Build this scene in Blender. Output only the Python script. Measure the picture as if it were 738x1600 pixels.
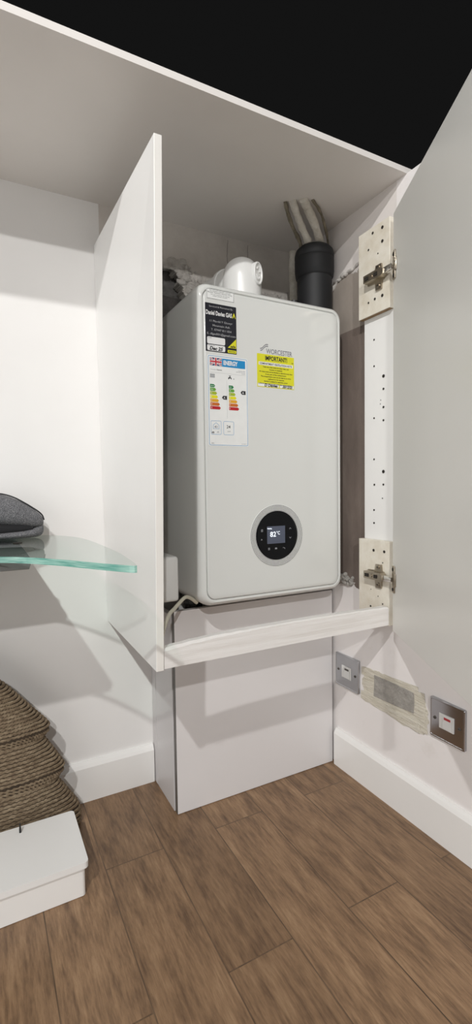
import bpy, bmesh, math, random
from mathutils import Vector, Matrix, noise
random.seed(7)
S = bpy.context.scene
COL = S.collection
for o in list(bpy.data.objects):
    bpy.data.objects.remove(o)

# ------------------------------------------------------------------ camera, sky, lights, exposure
EYE = 0.78                      # lens height above the floor; all z below are measured from the lens
cam = bpy.data.cameras.new('camera')
cam.sensor_fit = 'VERTICAL'; cam.sensor_height = 36.0
cam.lens = 759.46 / 1600 * 36.0
cam.clip_start = 0.02
camo = bpy.data.objects.new('camera', cam); COL.objects.link(camo)
yaw, pit, rol = 0.4873, -0.04884, -0.01376
fw = Vector((math.sin(yaw)*math.cos(pit), math.cos(yaw)*math.cos(pit), math.sin(pit)))
ri = Vector((math.cos(yaw), -math.sin(yaw), 0)); up = ri.cross(fw)
r2 = ri*math.cos(rol) + up*math.sin(rol); u2 = -ri*math.sin(rol) + up*math.cos(rol)
M = Matrix((r2, u2, -fw)).transposed().to_4x4(); M.translation = Vector((0, 0, EYE))
camo.matrix_world = M
S.camera = camo

w = bpy.data.worlds.new('world'); S.world = w; w.use_nodes = True
w.node_tree.nodes['Background'].inputs[0].default_value = (0.009, 0.009, 0.009, 1)
w.node_tree.nodes['Background'].inputs[1].default_value = 1.0

def lamp(name, loc, power, r, col=(1, .99, .972)):
    l = bpy.data.lights.new(name, 'POINT'); l.energy = power; l.shadow_soft_size = r; l.color = col
    o = bpy.data.objects.new(name, l); o.location = (loc[0], loc[1], loc[2]+EYE); COL.objects.link(o)
lamp('downlight', (-0.88, -0.70, 1.60), 165, .025)
lamp('downlight', (-0.905, -2.35, 1.60), 230, .03)
fl = bpy.data.lights.new('bounce_fill', 'AREA'); fl.shape = 'RECTANGLE'; fl.size = 2.6; fl.size_y = 1.8  # added fill lamp in place of light bounced from the unseen room
fl.energy = 36; fl.color = (1, .995, .98)
flo = bpy.data.objects.new('bounce_fill', fl); COL.objects.link(flo)
flo.location = (-2.0, -0.45, 0.10+EYE); flo.rotation_euler = (math.radians(90), 0, math.radians(-74))

S.view_settings.view_transform = 'Standard'; S.view_settings.look = 'None'
S.view_settings.gamma = 1.0; S.view_settings.use_curve_mapping = False
S.view_settings.exposure = -0.38

# ------------------------------------------------------------------ materials
def nmat(name):
    m = bpy.data.materials.new(name); m.use_nodes = True
    nt = m.node_tree; b = nt.nodes['Principled BSDF']
    return m, nt, b
def lnk(nt, a, b): nt.links.new(a, b)
def pos(nt):
    return nt.nodes.new('ShaderNodeNewGeometry').outputs['Position']
def noise_n(nt, vec, scale, detail=4, rough=.55, stretch=None):
    if stretch:
        mp = nt.nodes.new('ShaderNodeMapping'); mp.inputs['Scale'].default_value = stretch
        lnk(nt, vec, mp.inputs[0]); vec = mp.outputs[0]
    n = nt.nodes.new('ShaderNodeTexNoise'); n.inputs['Scale'].default_value = scale
    n.inputs['Detail'].default_value = detail; n.inputs['Roughness'].default_value = rough
    lnk(nt, vec, n.inputs['Vector']); return n.outputs['Fac']
def ramp(nt, fac, stops):
    r = nt.nodes.new('ShaderNodeValToRGB'); e = r.color_ramp.elements
    e[0].position, e[0].color = stops[0][0], (*stops[0][1], 1)
    e[1].position, e[1].color = stops[-1][0], (*stops[-1][1], 1)
    for p, c in stops[1:-1]:
        x = e.new(p); x.color = (*c, 1)
    lnk(nt, fac, r.inputs[0]); return r.outputs[0]
def mixc(nt, fac, a, b, mode='MIX'):
    m = nt.nodes.new('ShaderNodeMix'); m.data_type = 'RGBA'; m.blend_type = mode
    for s, v in ((m.inputs[0], fac), (m.inputs[6], a), (m.inputs[7], b)):
        if hasattr(v, 'is_output'): lnk(nt, v, s)
        elif isinstance(v, (int, float)): s.default_value = v
        else: s.default_value = (*v, 1)
    return m.outputs[2]
def math_n(nt, op, a, b=0.0, c=None, clamp=False):
    m = nt.nodes.new('ShaderNodeMath'); m.operation = op; m.use_clamp = clamp
    for s, v in zip(m.inputs, (a, b, c)):
        if v is None: continue
        if hasattr(v, 'is_output'): lnk(nt, v, s)
        else: s.default_value = v
    return m.outputs[0]
def bump(nt, b, h, strength=.3, dist=.002):
    n = nt.nodes.new('ShaderNodeBump'); n.inputs['Strength'].default_value = strength
    n.inputs['Distance'].default_value = dist; lnk(nt, h, n.inputs['Height']); lnk(nt, n.outputs[0], b.inputs['Normal'])
def paint(name, c, rough=.5, var=.03, scale=6, bs=.05, bscale=60, coat=0.0, metal=0.0):
    m, nt, b = nmat(name); p = pos(nt)
    lo = tuple(max(0, x*(1-var)) for x in c); hi = tuple(min(1, x*(1+var)) for x in c)
    lnk(nt, ramp(nt, noise_n(nt, p, scale), [(.3, lo), (.7, hi)]), b.inputs['Base Color'])
    b.inputs['Roughness'].default_value = rough; b.inputs['Metallic'].default_value = metal
    b.inputs['Coat Weight'].default_value = coat
    if bs: bump(nt, b, noise_n(nt, p, bscale, 3), bs, .001)
    return m
def flat(name, c, rough=.5, emit=0):
    m, nt, b = nmat(name); p = pos(nt)
    if emit:
        b.inputs['Base Color'].default_value = (*c, 1)
        b.inputs['Emission Color'].default_value = (*c, 1); b.inputs['Emission Strength'].default_value = emit
    else:
        lnk(nt, ramp(nt, noise_n(nt, p, 40), [(.3, tuple(x*.95 for x in c)), (.7, c)]), b.inputs['Base Color'])
    b.inputs['Roughness'].default_value = rough
    return m

m_ceil = paint('ceiling paint', (.74, .71, .68), .7, .03, 5, .08, 30)
m_panel = paint('white cabinet laminate', (.84, .835, .82), .32, .012, 5, .02, 200)
m_edge = paint('cabinet edging', (.82, .80, .76), .4, .02, 10, .03, 150)
m_door = paint('door laminate', (.80, .795, .76), .3, .012, 4, .015, 200)
m_skirt = paint('skirting gloss paint', (.86, .85, .83), .25, .015, 8, .03, 40, .2)
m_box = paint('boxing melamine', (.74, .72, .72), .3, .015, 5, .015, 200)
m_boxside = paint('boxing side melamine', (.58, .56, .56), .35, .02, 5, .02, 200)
m_boil = paint('boiler white enamel', (.70, .71, .69), .16, .008, 4, 0, 1, .35)
m_rim = paint('boiler casing', (.71, .72, .70), .22, .008, 4, 0, 1, .3)
m_plastic = paint('white plastic', (.76, .76, .745), .3, .01, 8, 0)
m_black = paint('black pipe plastic', (.005, .0055, .007), .62, .1, 20, .03, 80)
m_dark = paint('dark fittings', (.02, .02, .02), .5, .2, 20, .1, 40)
m_chrome = paint('brushed chrome', (.50, .51, .53), .30, .05, 30, .03, 200, 0, 1.0)
m_chrome2 = paint('polished chrome', (.46, .46, .48), .12, .05, 30, .0, 200, 0, 1.0)
m_nickel = paint('hinge nickel', (.42, .37, .30), .33, .15, 60, .05, 120, 0, 1.0)
m_nickel2 = paint('hinge arm steel', (.80, .78, .74), .2, .05, 60, .0, 120, 0, 1.0)
m_bracket = paint('grey bracket', (.16, .16, .155), .5, .04, 12, .04, 80)
m_ledge = paint('cut chipboard edge', (.30, .20, .11), .8, .25, 90, .3, 200)
m_holem = flat('drill hole', (.02, .016, .012), .9)
m_screw = flat('screw head', (.10, .09, .08), .4)
m_gloss = flat('glossy black disc', (.003, .0035, .005), .22)
m_gloss.node_tree.nodes['Principled BSDF'].inputs['Specular IOR Level'].default_value = .22
m_ringl = paint('pale ring', (.72, .73, .72), .35, .02, 40, 0)
m_ringd = flat('ring groove', (.035, .035, .035), .6)
m_paper = flat('white label paper', (.84, .85, .84), .5)
m_ink = flat('black ink', (.015, .015, .018), .5)
m_grey = flat('grey ink', (.33, .34, .36), .5)
m_logo = flat('logo grey', (.22, .22, .24), .35)
m_blacklab = flat('black label', (.010, .011, .018), .4)
m_whiteink = flat('white ink', (.80, .80, .80), .5)
m_dimink = flat('pale grey ink', (.42, .42, .43), .5)
m_yel = flat('yellow label', (.72, .70, .02), .5)
m_blue = flat('energy blue', (.01, .26, .58), .5)
m_navy = flat('flag navy', (.02, .03, .12), .5)
m_red = flat('flag red', (.55, .03, .05), .5)
m_screen = flat('screen glow', (.060, .070, .100), .3, .45)
m_lit = flat('lit digits', (.85, .92, 1.0), .3, 1.0)
m_icon = flat('key symbols', (.28, .29, .31), .4)
m_neon = flat('neon window', (.45, .04, .05), .3)
m_cable = paint('cream cable', (.66, .63, .52), .5, .05, 20, 0)
m_lining = flat('cap lining', (.012, .012, .014), .9)
m_peg = flat('black peg', (.01, .01, .01), .4)
ARROWS = [flat('class arrow %s' % n, c, .5) for n, c in (('dark green', (.005, .20, .05)), ('green', (.13, .36, .04)), ('lime', (.38, .48, .03)),
          ('yellow', (.80, .74, .01)), ('amber', (.76, .38, .02)), ('orange', (.60, .15, .02)), ('red', (.50, .01, .02)))]

def wall_mat():
    m, nt, b = nmat('painted plaster wall'); p = pos(nt)
    n1 = noise_n(nt, p, 3, 5)
    base = ramp(nt, n1, [(.3, (.80, .785, .77)), (.7, (.84, .83, .815))])
    b.inputs['Roughness'].default_value = .55
    lnk(nt, base, b.inputs['Base Color'])
    bump(nt, b, noise_n(nt, p, 25, 5), .06, .003)
    return m
m_wall = wall_mat()

def backwall_mat():                     # white emulsion, worn and cracked inside the boiler bay
    m, nt, b = nmat('old painted wall'); p = pos(nt)
    sep = nt.nodes.new('ShaderNodeSeparateXYZ'); lnk(nt, p, sep.inputs[0])
    x, z = sep.outputs[0], sep.outputs[2]
    white = ramp(nt, noise_n(nt, p, 3, 5), [(.3, (.80, .785, .77)), (.7, (.84, .83, .815))])
    n = noise_n(nt, p, 14, 6, .65)
    old = ramp(nt, n, [(.25, (.52, .48, .44)), (.5, (.60, .56, .52)), (.75, (.66, .62, .58))])
    inbay = math_n(nt, 'MULTIPLY', math_n(nt, 'GREATER_THAN', x, .285), math_n(nt, 'GREATER_THAN', z, EYE-.30))
    col = mixc(nt, inbay, white, old)
    # worn band of flaking paint low down, ragged
    zz = math_n(nt, 'ADD', z, math_n(nt, 'MULTIPLY', math_n(nt, 'SUBTRACT', noise_n(nt, p, 30, 6, .7), .5), .10))
    low = math_n(nt, 'MULTIPLY', math_n(nt, 'LESS_THAN', zz, EYE+.578), math_n(nt, 'GREATER_THAN', z, EYE-.30))

    fl = ramp(nt, noise_n(nt, p, 55, 6, .7), [(.36, (.13, .12, .11)), (.46, (.46, .43, .40)), (.62, (.66, .63, .59))])
    col = mixc(nt, math_n(nt, 'MULTIPLY', low, inbay), col, fl)
    # two vertical hairline cracks
    for cx in (.640, .705):
        xx = math_n(nt, 'ADD', x, math_n(nt, 'MULTIPLY', math_n(nt, 'SUBTRACT', noise_n(nt, p, 20, 3), .5), .012))
        d = math_n(nt, 'ABSOLUTE', math_n(nt, 'SUBTRACT', xx, cx))
        k = math_n(nt, 'MULTIPLY', math_n(nt, 'LESS_THAN', d, .0012), math_n(nt, 'LESS_THAN', z, EYE+.692))
        col = mixc(nt, math_n(nt, 'MULTIPLY', k, .6), col, (.16, .14, .12))
    lnk(nt, col, b.inputs['Base Color']); b.inputs['Roughness'].default_value = .75
    bump(nt, b, math_n(nt, 'MULTIPLY', noise_n(nt, p, 30, 6, .6), math_n(nt, 'ADD', math_n(nt, 'MULTIPLY', inbay, .6), .12)), .35, .006)
    return m
m_back = backwall_mat()

def rightwall_mat():                    # white paint; bare brown render inside the bay
    m, nt, b = nmat('right wall paint and render'); p = pos(nt)
    sep = nt.nodes.new('ShaderNodeSeparateXYZ'); lnk(nt, p, sep.inputs[0])
    y, z = sep.outputs[1], sep.outputs[2]
    white = ramp(nt, noise_n(nt, p, 4, 5), [(.3, (.80, .765, .75)), (.7, (.85, .82, .81))])
    scuff = ramp(nt, noise_n(nt, p, 9, 6, .7), [(.60, (0, 0, 0)), (.78, (1, 1, 1))])
    white = mixc(nt, math_n(nt, 'MULTIPLY', scuff, .35), white, (.62, .57, .52))
    wob = math_n(nt, 'MULTIPLY', math_n(nt, 'SUBTRACT', noise_n(nt, p, 22, 6, .65), .5), .07)
    zz = math_n(nt, 'ADD', z, wob)
    bare = math_n(nt, 'MULTIPLY', math_n(nt, 'LESS_THAN', zz, EYE+.555), math_n(nt, 'GREATER_THAN', zz, EYE-.262))
    bare = math_n(nt, 'MULTIPLY', bare, math_n(nt, 'GREATER_THAN', y, .90))
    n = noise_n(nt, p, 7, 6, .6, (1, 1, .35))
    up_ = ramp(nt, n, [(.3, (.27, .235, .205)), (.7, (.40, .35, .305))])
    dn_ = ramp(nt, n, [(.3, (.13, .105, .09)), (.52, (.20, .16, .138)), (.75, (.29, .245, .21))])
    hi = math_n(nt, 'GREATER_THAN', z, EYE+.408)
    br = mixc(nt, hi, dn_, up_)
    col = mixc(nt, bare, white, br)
    upper = math_n(nt, 'MULTIPLY', math_n(nt, 'GREATER_THAN', zz, EYE+.555), math_n(nt, 'GREATER_THAN', y, .84))
    col = mixc(nt, math_n(nt, 'MULTIPLY', upper, .55), col, (.62, .57, .53))
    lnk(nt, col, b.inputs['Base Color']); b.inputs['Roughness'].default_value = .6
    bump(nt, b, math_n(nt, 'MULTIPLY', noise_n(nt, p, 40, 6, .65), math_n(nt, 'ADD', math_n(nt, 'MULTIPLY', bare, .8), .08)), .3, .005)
    return m
m_right = rightwall_mat()

def concrete(name, a, c):
    m, nt, b = nmat(name); p = pos(nt)
    lnk(nt, ramp(nt, noise_n(nt, p, 35, 8, .7), [(.3, a), (.7, c)]), b.inputs['Base Color'])
    b.inputs['Roughness'].default_value = .95; bump(nt, b, noise_n(nt, p, 60, 8, .7), .8, .01); return m
m_conc = concrete('bare block', (.09, .085, .08), (.22, .21, .20))
m_conc2 = concrete('dark mortar', (.04, .037, .034), (.11, .10, .095))
m_plaster = concrete('broken plaster', (.42, .39, .36), (.74, .71, .67))
m_filler = concrete('grey filler', (.30, .285, .26), (.50, .475, .44))
m_oldpipe = concrete('old dirty painted pipe', (.58, .54, .46), (.84, .81, .74))
m_grime = concrete('grimy cable', (.10, .085, .06), (.34, .30, .22))

def floor_mat():
    m, nt, b = nmat('wood laminate floor'); p = pos(nt)
    mp = nt.nodes.new('ShaderNodeMapping'); mp.inputs['Rotation'].default_value = (0, 0, math.radians(90))
    mp.inputs['Location'].default_value = (0.05, .045, 0)
    lnk(nt, p, mp.inputs[0])
    br = nt.nodes.new('ShaderNodeTexBrick'); lnk(nt, mp.outputs[0], br.inputs['Vector'])
    br.inputs['Scale'].default_value = 1; br.inputs['Brick Width'].default_value = .62; br.inputs['Row Height'].default_value = .125
    br.inputs['Mortar Size'].default_value = .0012; br.inputs['Bias'].default_value = 0
    br.inputs['Color1'].default_value = (0, 0, 0, 1); br.inputs['Color2'].default_value = (1, 1, 1, 1)
    br.inputs['Mortar'].default_value = (.5, .5, .5, 1)
    sh = nt.nodes.new('ShaderNodeVectorMath'); sh.operation = 'MULTIPLY_ADD'
    lnk(nt, br.outputs['Color'], sh.inputs[0]); sh.inputs[1].default_value = (3, 5, 0); lnk(nt, p, sh.inputs[2])
    g1 = noise_n(nt, sh.outputs[0], 9, 8, .65, (4.5, .8, 1))
    g2 = noise_n(nt, sh.outputs[0], 40, 6, .7, (5, .5, 1))
    g = math_n(nt, 'ADD', math_n(nt, 'MULTIPLY', g1, .55), math_n(nt, 'MULTIPLY', g2, .45))
    col = ramp(nt, g, [(.30, (.060, .034, .020)), (.42, (.150, .088, .048)), (.53, (.255, .155, .085)), (.68, (.38, .25, .145))])
    tint = mixc(nt, br.outputs['Color'], (.86, .84, .82), (1.15, 1.15, 1.15))
    col = mixc(nt, 1.0, col, tint, 'MULTIPLY')
    col = mixc(nt, math_n(nt, 'MULTIPLY', br.outputs['Fac'], .6), col, (.04, .026, .016))
    lnk(nt, col, b.inputs['Base Color']); b.inputs['Roughness'].default_value = .42
    bump(nt, b, g2, .12, .002); return m
m_floor = floor_mat()

def rail_mat():
    m, nt, b = nmat('white painted timber'); p = pos(nt)
    g = noise_n(nt, p, 60, 6, .6, (.12, 1, 2.2))
    lnk(nt, ramp(nt, g, [(.3, (.74, .71, .68)), (.6, (.83, .81, .79))]), b.inputs['Base Color'])
    b.inputs['Roughness'].default_value = .5; bump(nt, b, g, .45, .002); return m
m_rail = rail_mat()
def block_mat():
    m, nt, b = nmat('aged cream laminate'); p = pos(nt)
    lnk(nt, ramp(nt, noise_n(nt, p, 30, 6, .65), [(.28, (.66, .60, .49)), (.6, (.78, .74, .65))]), b.inputs['Base Color'])
    b.inputs['Roughness'].default_value = .45; bump(nt, b, noise_n(nt, p, 90, 4), .1, .001); return m
m_block = block_mat()
def tape_mat():
    m, nt, b = nmat('crinkled masking tape'); p = pos(nt)
    g = noise_n(nt, p, 45, 7, .7, (1, .35, 2.6))
    lnk(nt, ramp(nt, g, [(.3, (.66, .61, .49)), (.65, (.82, .78, .68))]), b.inputs['Base Color'])
    b.inputs['Roughness'].default_value = .45; bump(nt, b, g, 1.0, .008); return m
m_tape = tape_mat()
def weave_mat():
    m, nt, b = nmat('woven seagrass'); p = pos(nt)
    g = noise_n(nt, p, 130, 5, .7, (.6, .6, 1.3))
    g2 = noise_n(nt, p, 14, 3)
    g3 = math_n(nt, 'ADD', math_n(nt, 'MULTIPLY', g, .8), math_n(nt, 'MULTIPLY', g2, .2))
    lnk(nt, ramp(nt, g3, [(.30, (.075, .048, .027)), (.48, (.18, .13, .08)), (.66, (.34, .27, .18))]), b.inputs['Base Color'])
    b.inputs['Roughness'].default_value = .75; bump(nt, b, noise_n(nt, p, 260, 3, .6, (.4, 1, 1.8)), .4, .001); return m
m_weave = weave_mat()
m_groove = concrete('painted groove shade', (.030, .020, .012), (.085, .058, .034))  # dark brown for the basket grooves, shade put into the colour
def heather_mat():
    m, nt, b = nmat('heather grey wool'); p = pos(nt)
    g = noise_n(nt, p, 420, 4, .8, (1, 1, 1.6))
    lnk(nt, ramp(nt, g, [(.36, (.045, .045, .050)), (.52, (.15, .15, .16)), (.66, (.33, .33, .34))]), b.inputs['Base Color'])
    b.inputs['Roughness'].default_value = .95; bump(nt, b, g, .5, .001); return m
m_heather = heather_mat()
m_seam = flat('cap piping', (.035, .035, .038), .9)
def glass_mat():
    m, nt, b = nmat('green tinted glass')
    tr = nt.nodes.new('ShaderNodeBsdfTransparent'); tr.inputs[0].default_value = (.91, .965, .945, 1)
    gl = nt.nodes.new('ShaderNodeBsdfGlossy'); gl.inputs['Roughness'].default_value = .02
    fr = nt.nodes.new('ShaderNodeFresnel'); fr.inputs['IOR'].default_value = 1.5
    mx = nt.nodes.new('ShaderNodeMixShader'); bf = nt.nodes.new('ShaderNodeNewGeometry').outputs['Backfacing']
    lnk(nt, math_n(nt, 'MULTIPLY', fr.outputs[0], math_n(nt, 'SUBTRACT', 1.0, bf)), mx.inputs[0]); lnk(nt, tr.outputs[0], mx.inputs[1]); lnk(nt, gl.outputs[0], mx.inputs[2])
    nt.nodes.remove(b); lnk(nt, mx.outputs[0], nt.nodes['Material Output'].inputs['Surface'])
    return m
m_glass = glass_mat()
def glassedge_mat():
    m, nt, b = nmat('polished glass edge'); p = pos(nt)
    lnk(nt, ramp(nt, noise_n(nt, p, 30, 3, .5, (1, 1, 20)), [(.35, (.10, .36, .30)), (.65, (.34, .62, .54))]), b.inputs['Base Color'])
    b.inputs['Roughness'].default_value = .12; b.inputs['Transmission Weight'].default_value = .35; return m
m_gedge = glassedge_mat()

# ------------------------------------------------------------------ mesh helpers
def tag(o, label=None, cat=None, group=None, kind=None):
    for k, v in (('label', label), ('category', cat), ('group', group), ('kind', kind)):
        if v: o[k] = v
    return o
def empty(name, loc, label, cat, group=None):
    o = bpy.data.objects.new(name, None); o.location = (loc[0], loc[1], loc[2]+EYE); COL.objects.link(o)
    o.empty_display_size = .05
    return tag(o, label, cat, group)
def wloc(o):
    v = Vector((0, 0, 0))
    while o: v = v + o.location; o = o.parent
    return v
def obj(name, bm, mats, parent=None, smooth=None):
    if not isinstance(mats, (list, tuple)): mats = [mats]
    me = bpy.data.meshes.new(name)
    if len(bm.faces) and smooth is not False:
        bmesh.ops.recalc_face_normals(bm, faces=bm.faces[:])
    bmesh.ops.translate(bm, vec=(0, 0, EYE), verts=bm.verts[:])
    o = bpy.data.objects.new(name, me); COL.objects.link(o)
    mn = Vector((min(v.co.x for v in bm.verts), min(v.co.y for v in bm.verts), min(v.co.z for v in bm.verts)))
    mx = Vector((max(v.co.x for v in bm.verts), max(v.co.y for v in bm.verts), max(v.co.z for v in bm.verts)))
    org = Vector(((mn.x+mx.x)/2, (mn.y+mx.y)/2, mn.z))
    bmesh.ops.translate(bm, vec=-org, verts=bm.verts[:])
    if smooth:
        for f in bm.faces: f.smooth = True
        for e in bm.edges:
            if len(e.link_faces) == 2 and e.calc_face_angle(0) > math.radians(smooth): e.smooth = False
    bm.to_mesh(me); bm.free()
    for m in mats: me.materials.append(m)
    o.location = org - (wloc(parent) if parent else Vector((0, 0, 0)))
    if parent: o.parent = parent
    return o
def BM(): return bmesh.new()
def box(bm, x0, x1, y0, y1, z0, z1, bev=0, seg=2, mi=0):
    vs = [bm.verts.new((x, y, z)) for x in (x0, x1) for y in (y0, y1) for z in (z0, z1)]
    q = [(0, 1, 3, 2), (4, 6, 7, 5), (0, 4, 5, 1), (2, 3, 7, 6), (0, 2, 6, 4), (1, 5, 7, 3)]
    fs = [bm.faces.new([vs[i] for i in f]) for f in q]
    for f in fs: f.material_index = mi
    if bev:
        es = list({e for f in fs for e in f.edges})
        bmesh.ops.bevel(bm, geom=es, offset=bev, segments=seg, profile=.5, affect='EDGES', material=-1)
    return bm
def hexa(bm, pts, bev=0, mi=0):         # pts: bottom 4 then top 4, same order
    vs = [bm.verts.new(p) for p in pts]
    fs = [bm.faces.new([vs[i] for i in f]) for f in ((3, 2, 1, 0), (4, 5, 6, 7), (0, 1, 5, 4), (1, 2, 6, 5), (2, 3, 7, 6), (3, 0, 4, 7))]
    for f in fs: f.material_index = mi
    if bev:
        bmesh.ops.bevel(bm, geom=list({e for f in fs for e in f.edges}), offset=bev, segments=2, profile=.5, affect='EDGES', material=-1)
    return bm
def loft(bm, rings, cap0=True, cap1=True, closed=True, mi=0):
    R = [[bm.verts.new(p) for p in r] for r in rings]
    n = len(R[0])
    for a, b in zip(R, R[1:]):
        for i in range(n if closed else n-1):
            j = (i+1) % n
            f = bm.faces.new((a[i], a[j], b[j], b[i])); f.material_index = mi
    if cap0: bm.faces.new(R[0][::-1]).material_index = mi
    if cap1: bm.faces.new(R[-1]).material_index = mi
    return bm
def prism(bm, pts, z0, z1, bev=0, mi=0):          # plan polygon
    loft(bm, [[(x, y, z0) for x, y in pts], [(x, y, z1) for x, y in pts]], mi=mi); return bm
def prism_y(bm, pts, y0, y1, mi=0):               # x,z polygon extruded along y
    loft(bm, [[(x, y0, z) for x, z in pts], [(x, y1, z) for x, z in pts]], mi=mi); return bm
def prism_x(bm, pts, x0, x1, mi=0):               # y,z polygon extruded along x
    loft(bm, [[(x0, y, z) for y, z in pts], [(x1, y, z) for y, z in pts]], mi=mi); return bm
def rrect(x0, x1, z0, z1, r, n=8):
    out = []
    for cx, cz, a0 in ((x1-r, z1-r, 0), (x0+r, z1-r, 90), (x0+r, z0+r, 180), (x1-r, z0+r, 270)):
        for i in range(n+1):
            a = math.radians(a0 + 90*i/n); out.append((cx+r*math.cos(a), cz+r*math.sin(a)))
    return out
def lathe(bm, prof, c, axis='z', n=32, cap0=True, cap1=True, mi=0, sx=1, sy=1):
    rings = []
    for r, h in prof:
        ring = []
        for i in range(n):
            a = 2*math.pi*i/n; u, v = r*math.cos(a)*sx, r*math.sin(a)*sy
            p = {'z': (u, v, h), 'y': (u, h, v), 'x': (h, u, v)}[axis]
            ring.append((c[0]+p[0], c[1]+p[1], c[2]+p[2]))
        rings.append(ring)
    return loft(bm, rings, cap0, cap1, mi=mi)
def cyl(bm, p0, p1, r, n=16, r1=None, mi=0):
    tube(bm, [p0, p1], r, n, r1=r1, mi=mi); return bm
def catmull(pts, k=6):
    P = [Vector(p) for p in pts]; P = [2*P[0]-P[1]] + P + [2*P[-1]-P[-2]]; out = []
    for i in range(1, len(P)-2):
        for j in range(k):
            t = j/k; a, b, c, d = P[i-1:i+3]
            out.append(.5*((2*b)+(c-a)*t+(2*a-5*b+4*c-d)*t*t+(3*b-a-3*c+d)*t**3))
    out.append(P[-2]); return out
def tube(bm, pts, r, n=12, r1=None, mi=0, wob=0):
    pts = [Vector(p) for p in pts]; rings = []; ref = None
    for i, p in enumerate(pts):
        d = (pts[min(i+1, len(pts)-1)] - pts[max(i-1, 0)]).normalized()
        if ref is None:
            ref = d.cross(Vector((0, 0, 1)) if abs(d.z) < .9 else Vector((1, 0, 0))).normalized()
        ref = (ref - d*ref.dot(d)).normalized(); v = d.cross(ref)
        rr = r if r1 is None else r+(r1-r)*i/(len(pts)-1)
        if wob: rr *= 1+wob*noise.noise(p*90)
        rings.append([p+(ref*math.cos(2*math.pi*k/n)+v*math.sin(2*math.pi*k/n))*rr for k in range(n)])
    return loft(bm, rings, mi=mi)
def poly(bm, pts, mi=0):
    f = bm.faces.new([bm.verts.new(p) for p in pts]); f.material_index = mi; return f
def face_y(bm, pts, y, mi=0):                     # flat printed shape facing the room (towards -y)
    a = sum(pts[i][0]*pts[(i+1) % len(pts)][1]-pts[(i+1) % len(pts)][0]*pts[i][1] for i in range(len(pts)))
    if a < 0: pts = pts[::-1]
    poly(bm, [(x, y, z) for x, z in pts], mi)
def rect(x0, x1, z0, z1): return [(x0, z0), (x1, z0), (x1, z1), (x0, z1)]
def ring_y(bm, outer, inner, y, mi=0):
    n = len(outer)
    o = [bm.verts.new((x, y, z)) for x, z in outer]; i_ = [bm.verts.new((x, y, z)) for x, z in inner]
    for k in range(n):
        j = (k+1) % n
        bm.faces.new((o[k], o[j], i_[j], i_[k])).material_index = mi
def text(bm, s, x, z, h, y, mi=0, width=None, align='CENTER', bold=0.004, shear=0.0, rot=0.0):
    cu = bpy.data.curves.new('t', 'FONT'); cu.body = s; cu.size = 1; cu.align_x = 'LEFT'; cu.offset = bold; cu.shear = shear
    cu.resolution_u = 3; cu.fill_mode = 'FRONT'
    to = bpy.data.objects.new('t', cu); COL.objects.link(to)
    dg = bpy.context.evaluated_depsgraph_get(); dg.update()
    me = bpy.data.meshes.new_from_object(to.evaluated_get(dg))
    xs = [v.co.x for v in me.vertices]; x0, x1 = min(xs), max(xs)
    k = h/.70; kx = k if width is None else width/(x1-x0); wd = (x1-x0)*kx
    off = {'LEFT': 0, 'CENTER': -wd/2, 'RIGHT': -wd}[align]
    ca, sa = math.cos(rot), math.sin(rot)
    vs = []
    for v in me.vertices:
        a, b = (v.co.x-x0)*kx+off, v.co.y*k - h/2
        vs.append(bm.verts.new((x+a*ca-b*sa, y, z+a*sa+b*ca)))
    for p in me.polygons:
        try: bm.faces.new([vs[i] for i in p.vertices]).material_index = mi
        except ValueError: pass
    bpy.data.objects.remove(to); bpy.data.curves.remove(cu); bpy.data.meshes.remove(me)
def struct(name, bm, mats, smooth=None):
    return tag(obj(name, bm, mats, None, smooth), kind='structure')

XR, YB = .875, 1.237            # right wall and back wall planes
FL = -EYE                       # floor level
ZC = .70                        # underside of the low ceiling over the bay

# ------------------------------------------------------------------ room shell
bm = BM(); box(bm, -1.4, XR+.05, -.6, YB+.05, FL-.05, FL); struct('floor', bm, m_floor)
bm = BM(); box(bm, XR, XR+.10, -.6, YB+.10, FL, ZC); struct('wall_right', bm, m_right)
bm = BM(); box(bm, -1.4, XR+.10, .81, YB+.10, ZC, ZC+.0125); struct('ceiling', bm, m_ceil)

# back wall with the broken-out opening behind the top left of the boiler
hole = [(.292, .10), (.292, .583), (.36, .586), (.40, .582), (.425, .588), (.45, .584), (.468, .592), (.484, .586), (.480, .574),
        (.497, .570), (.500, .556), (.492, .546), (.506, .538), (.503, .524), (.520, .516), (.526, .500), (.540, .490), (.545, .10)]
hole2 = []
for i, (a, b) in enumerate(zip(hole, hole[1:]+hole[:1])):
    n = 5 if 1 <= i <= 15 else 1
    for k in range(n):
        t = k/n; p = (a[0]+(b[0]-a[0])*t, a[1]+(b[1]-a[1])*t)
        if 1 < i < 16: p = (p[0]+random.uniform(-.004, .004), p[1]+random.uniform(-.004, .004))
        hole2.append(p)
bm = BM()
def loop_edges(pts, y):
    vs = [bm.verts.new((x, y, z)) for x, z in pts]
    return vs, [bm.edges.new((vs[i], vs[(i+1) % len(vs)])) for i in range(len(vs))]
o_v, o_e = loop_edges([(-1.4, FL), (XR, FL), (XR, ZC), (-1.4, ZC)], YB)
i_v, i_e = loop_edges(hole2, YB)
bmesh.ops.triangle_fill(bm, edges=o_e+i_e, use_beauty=True)
bk = [bm.verts.new((v.co.x, YB+.055, v.co.z)) for v in i_v]
for i in range(len(i_v)):
    j = (i+1) % len(i_v)
    bm.faces.new((i_v[i], i_v[j], bk[j], bk[i])).material_index = 1
bo = [bm.verts.new((v.co.x, YB+.10, v.co.z)) for v in o_v]
for i in range(4): bm.faces.new((o_v[i], o_v[(i+1) % 4], bo[(i+1) % 4], bo[i]))
bm.faces.new(bo)
struct('wall_back', bm, [m_back, m_plaster])
bm = BM()
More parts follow.
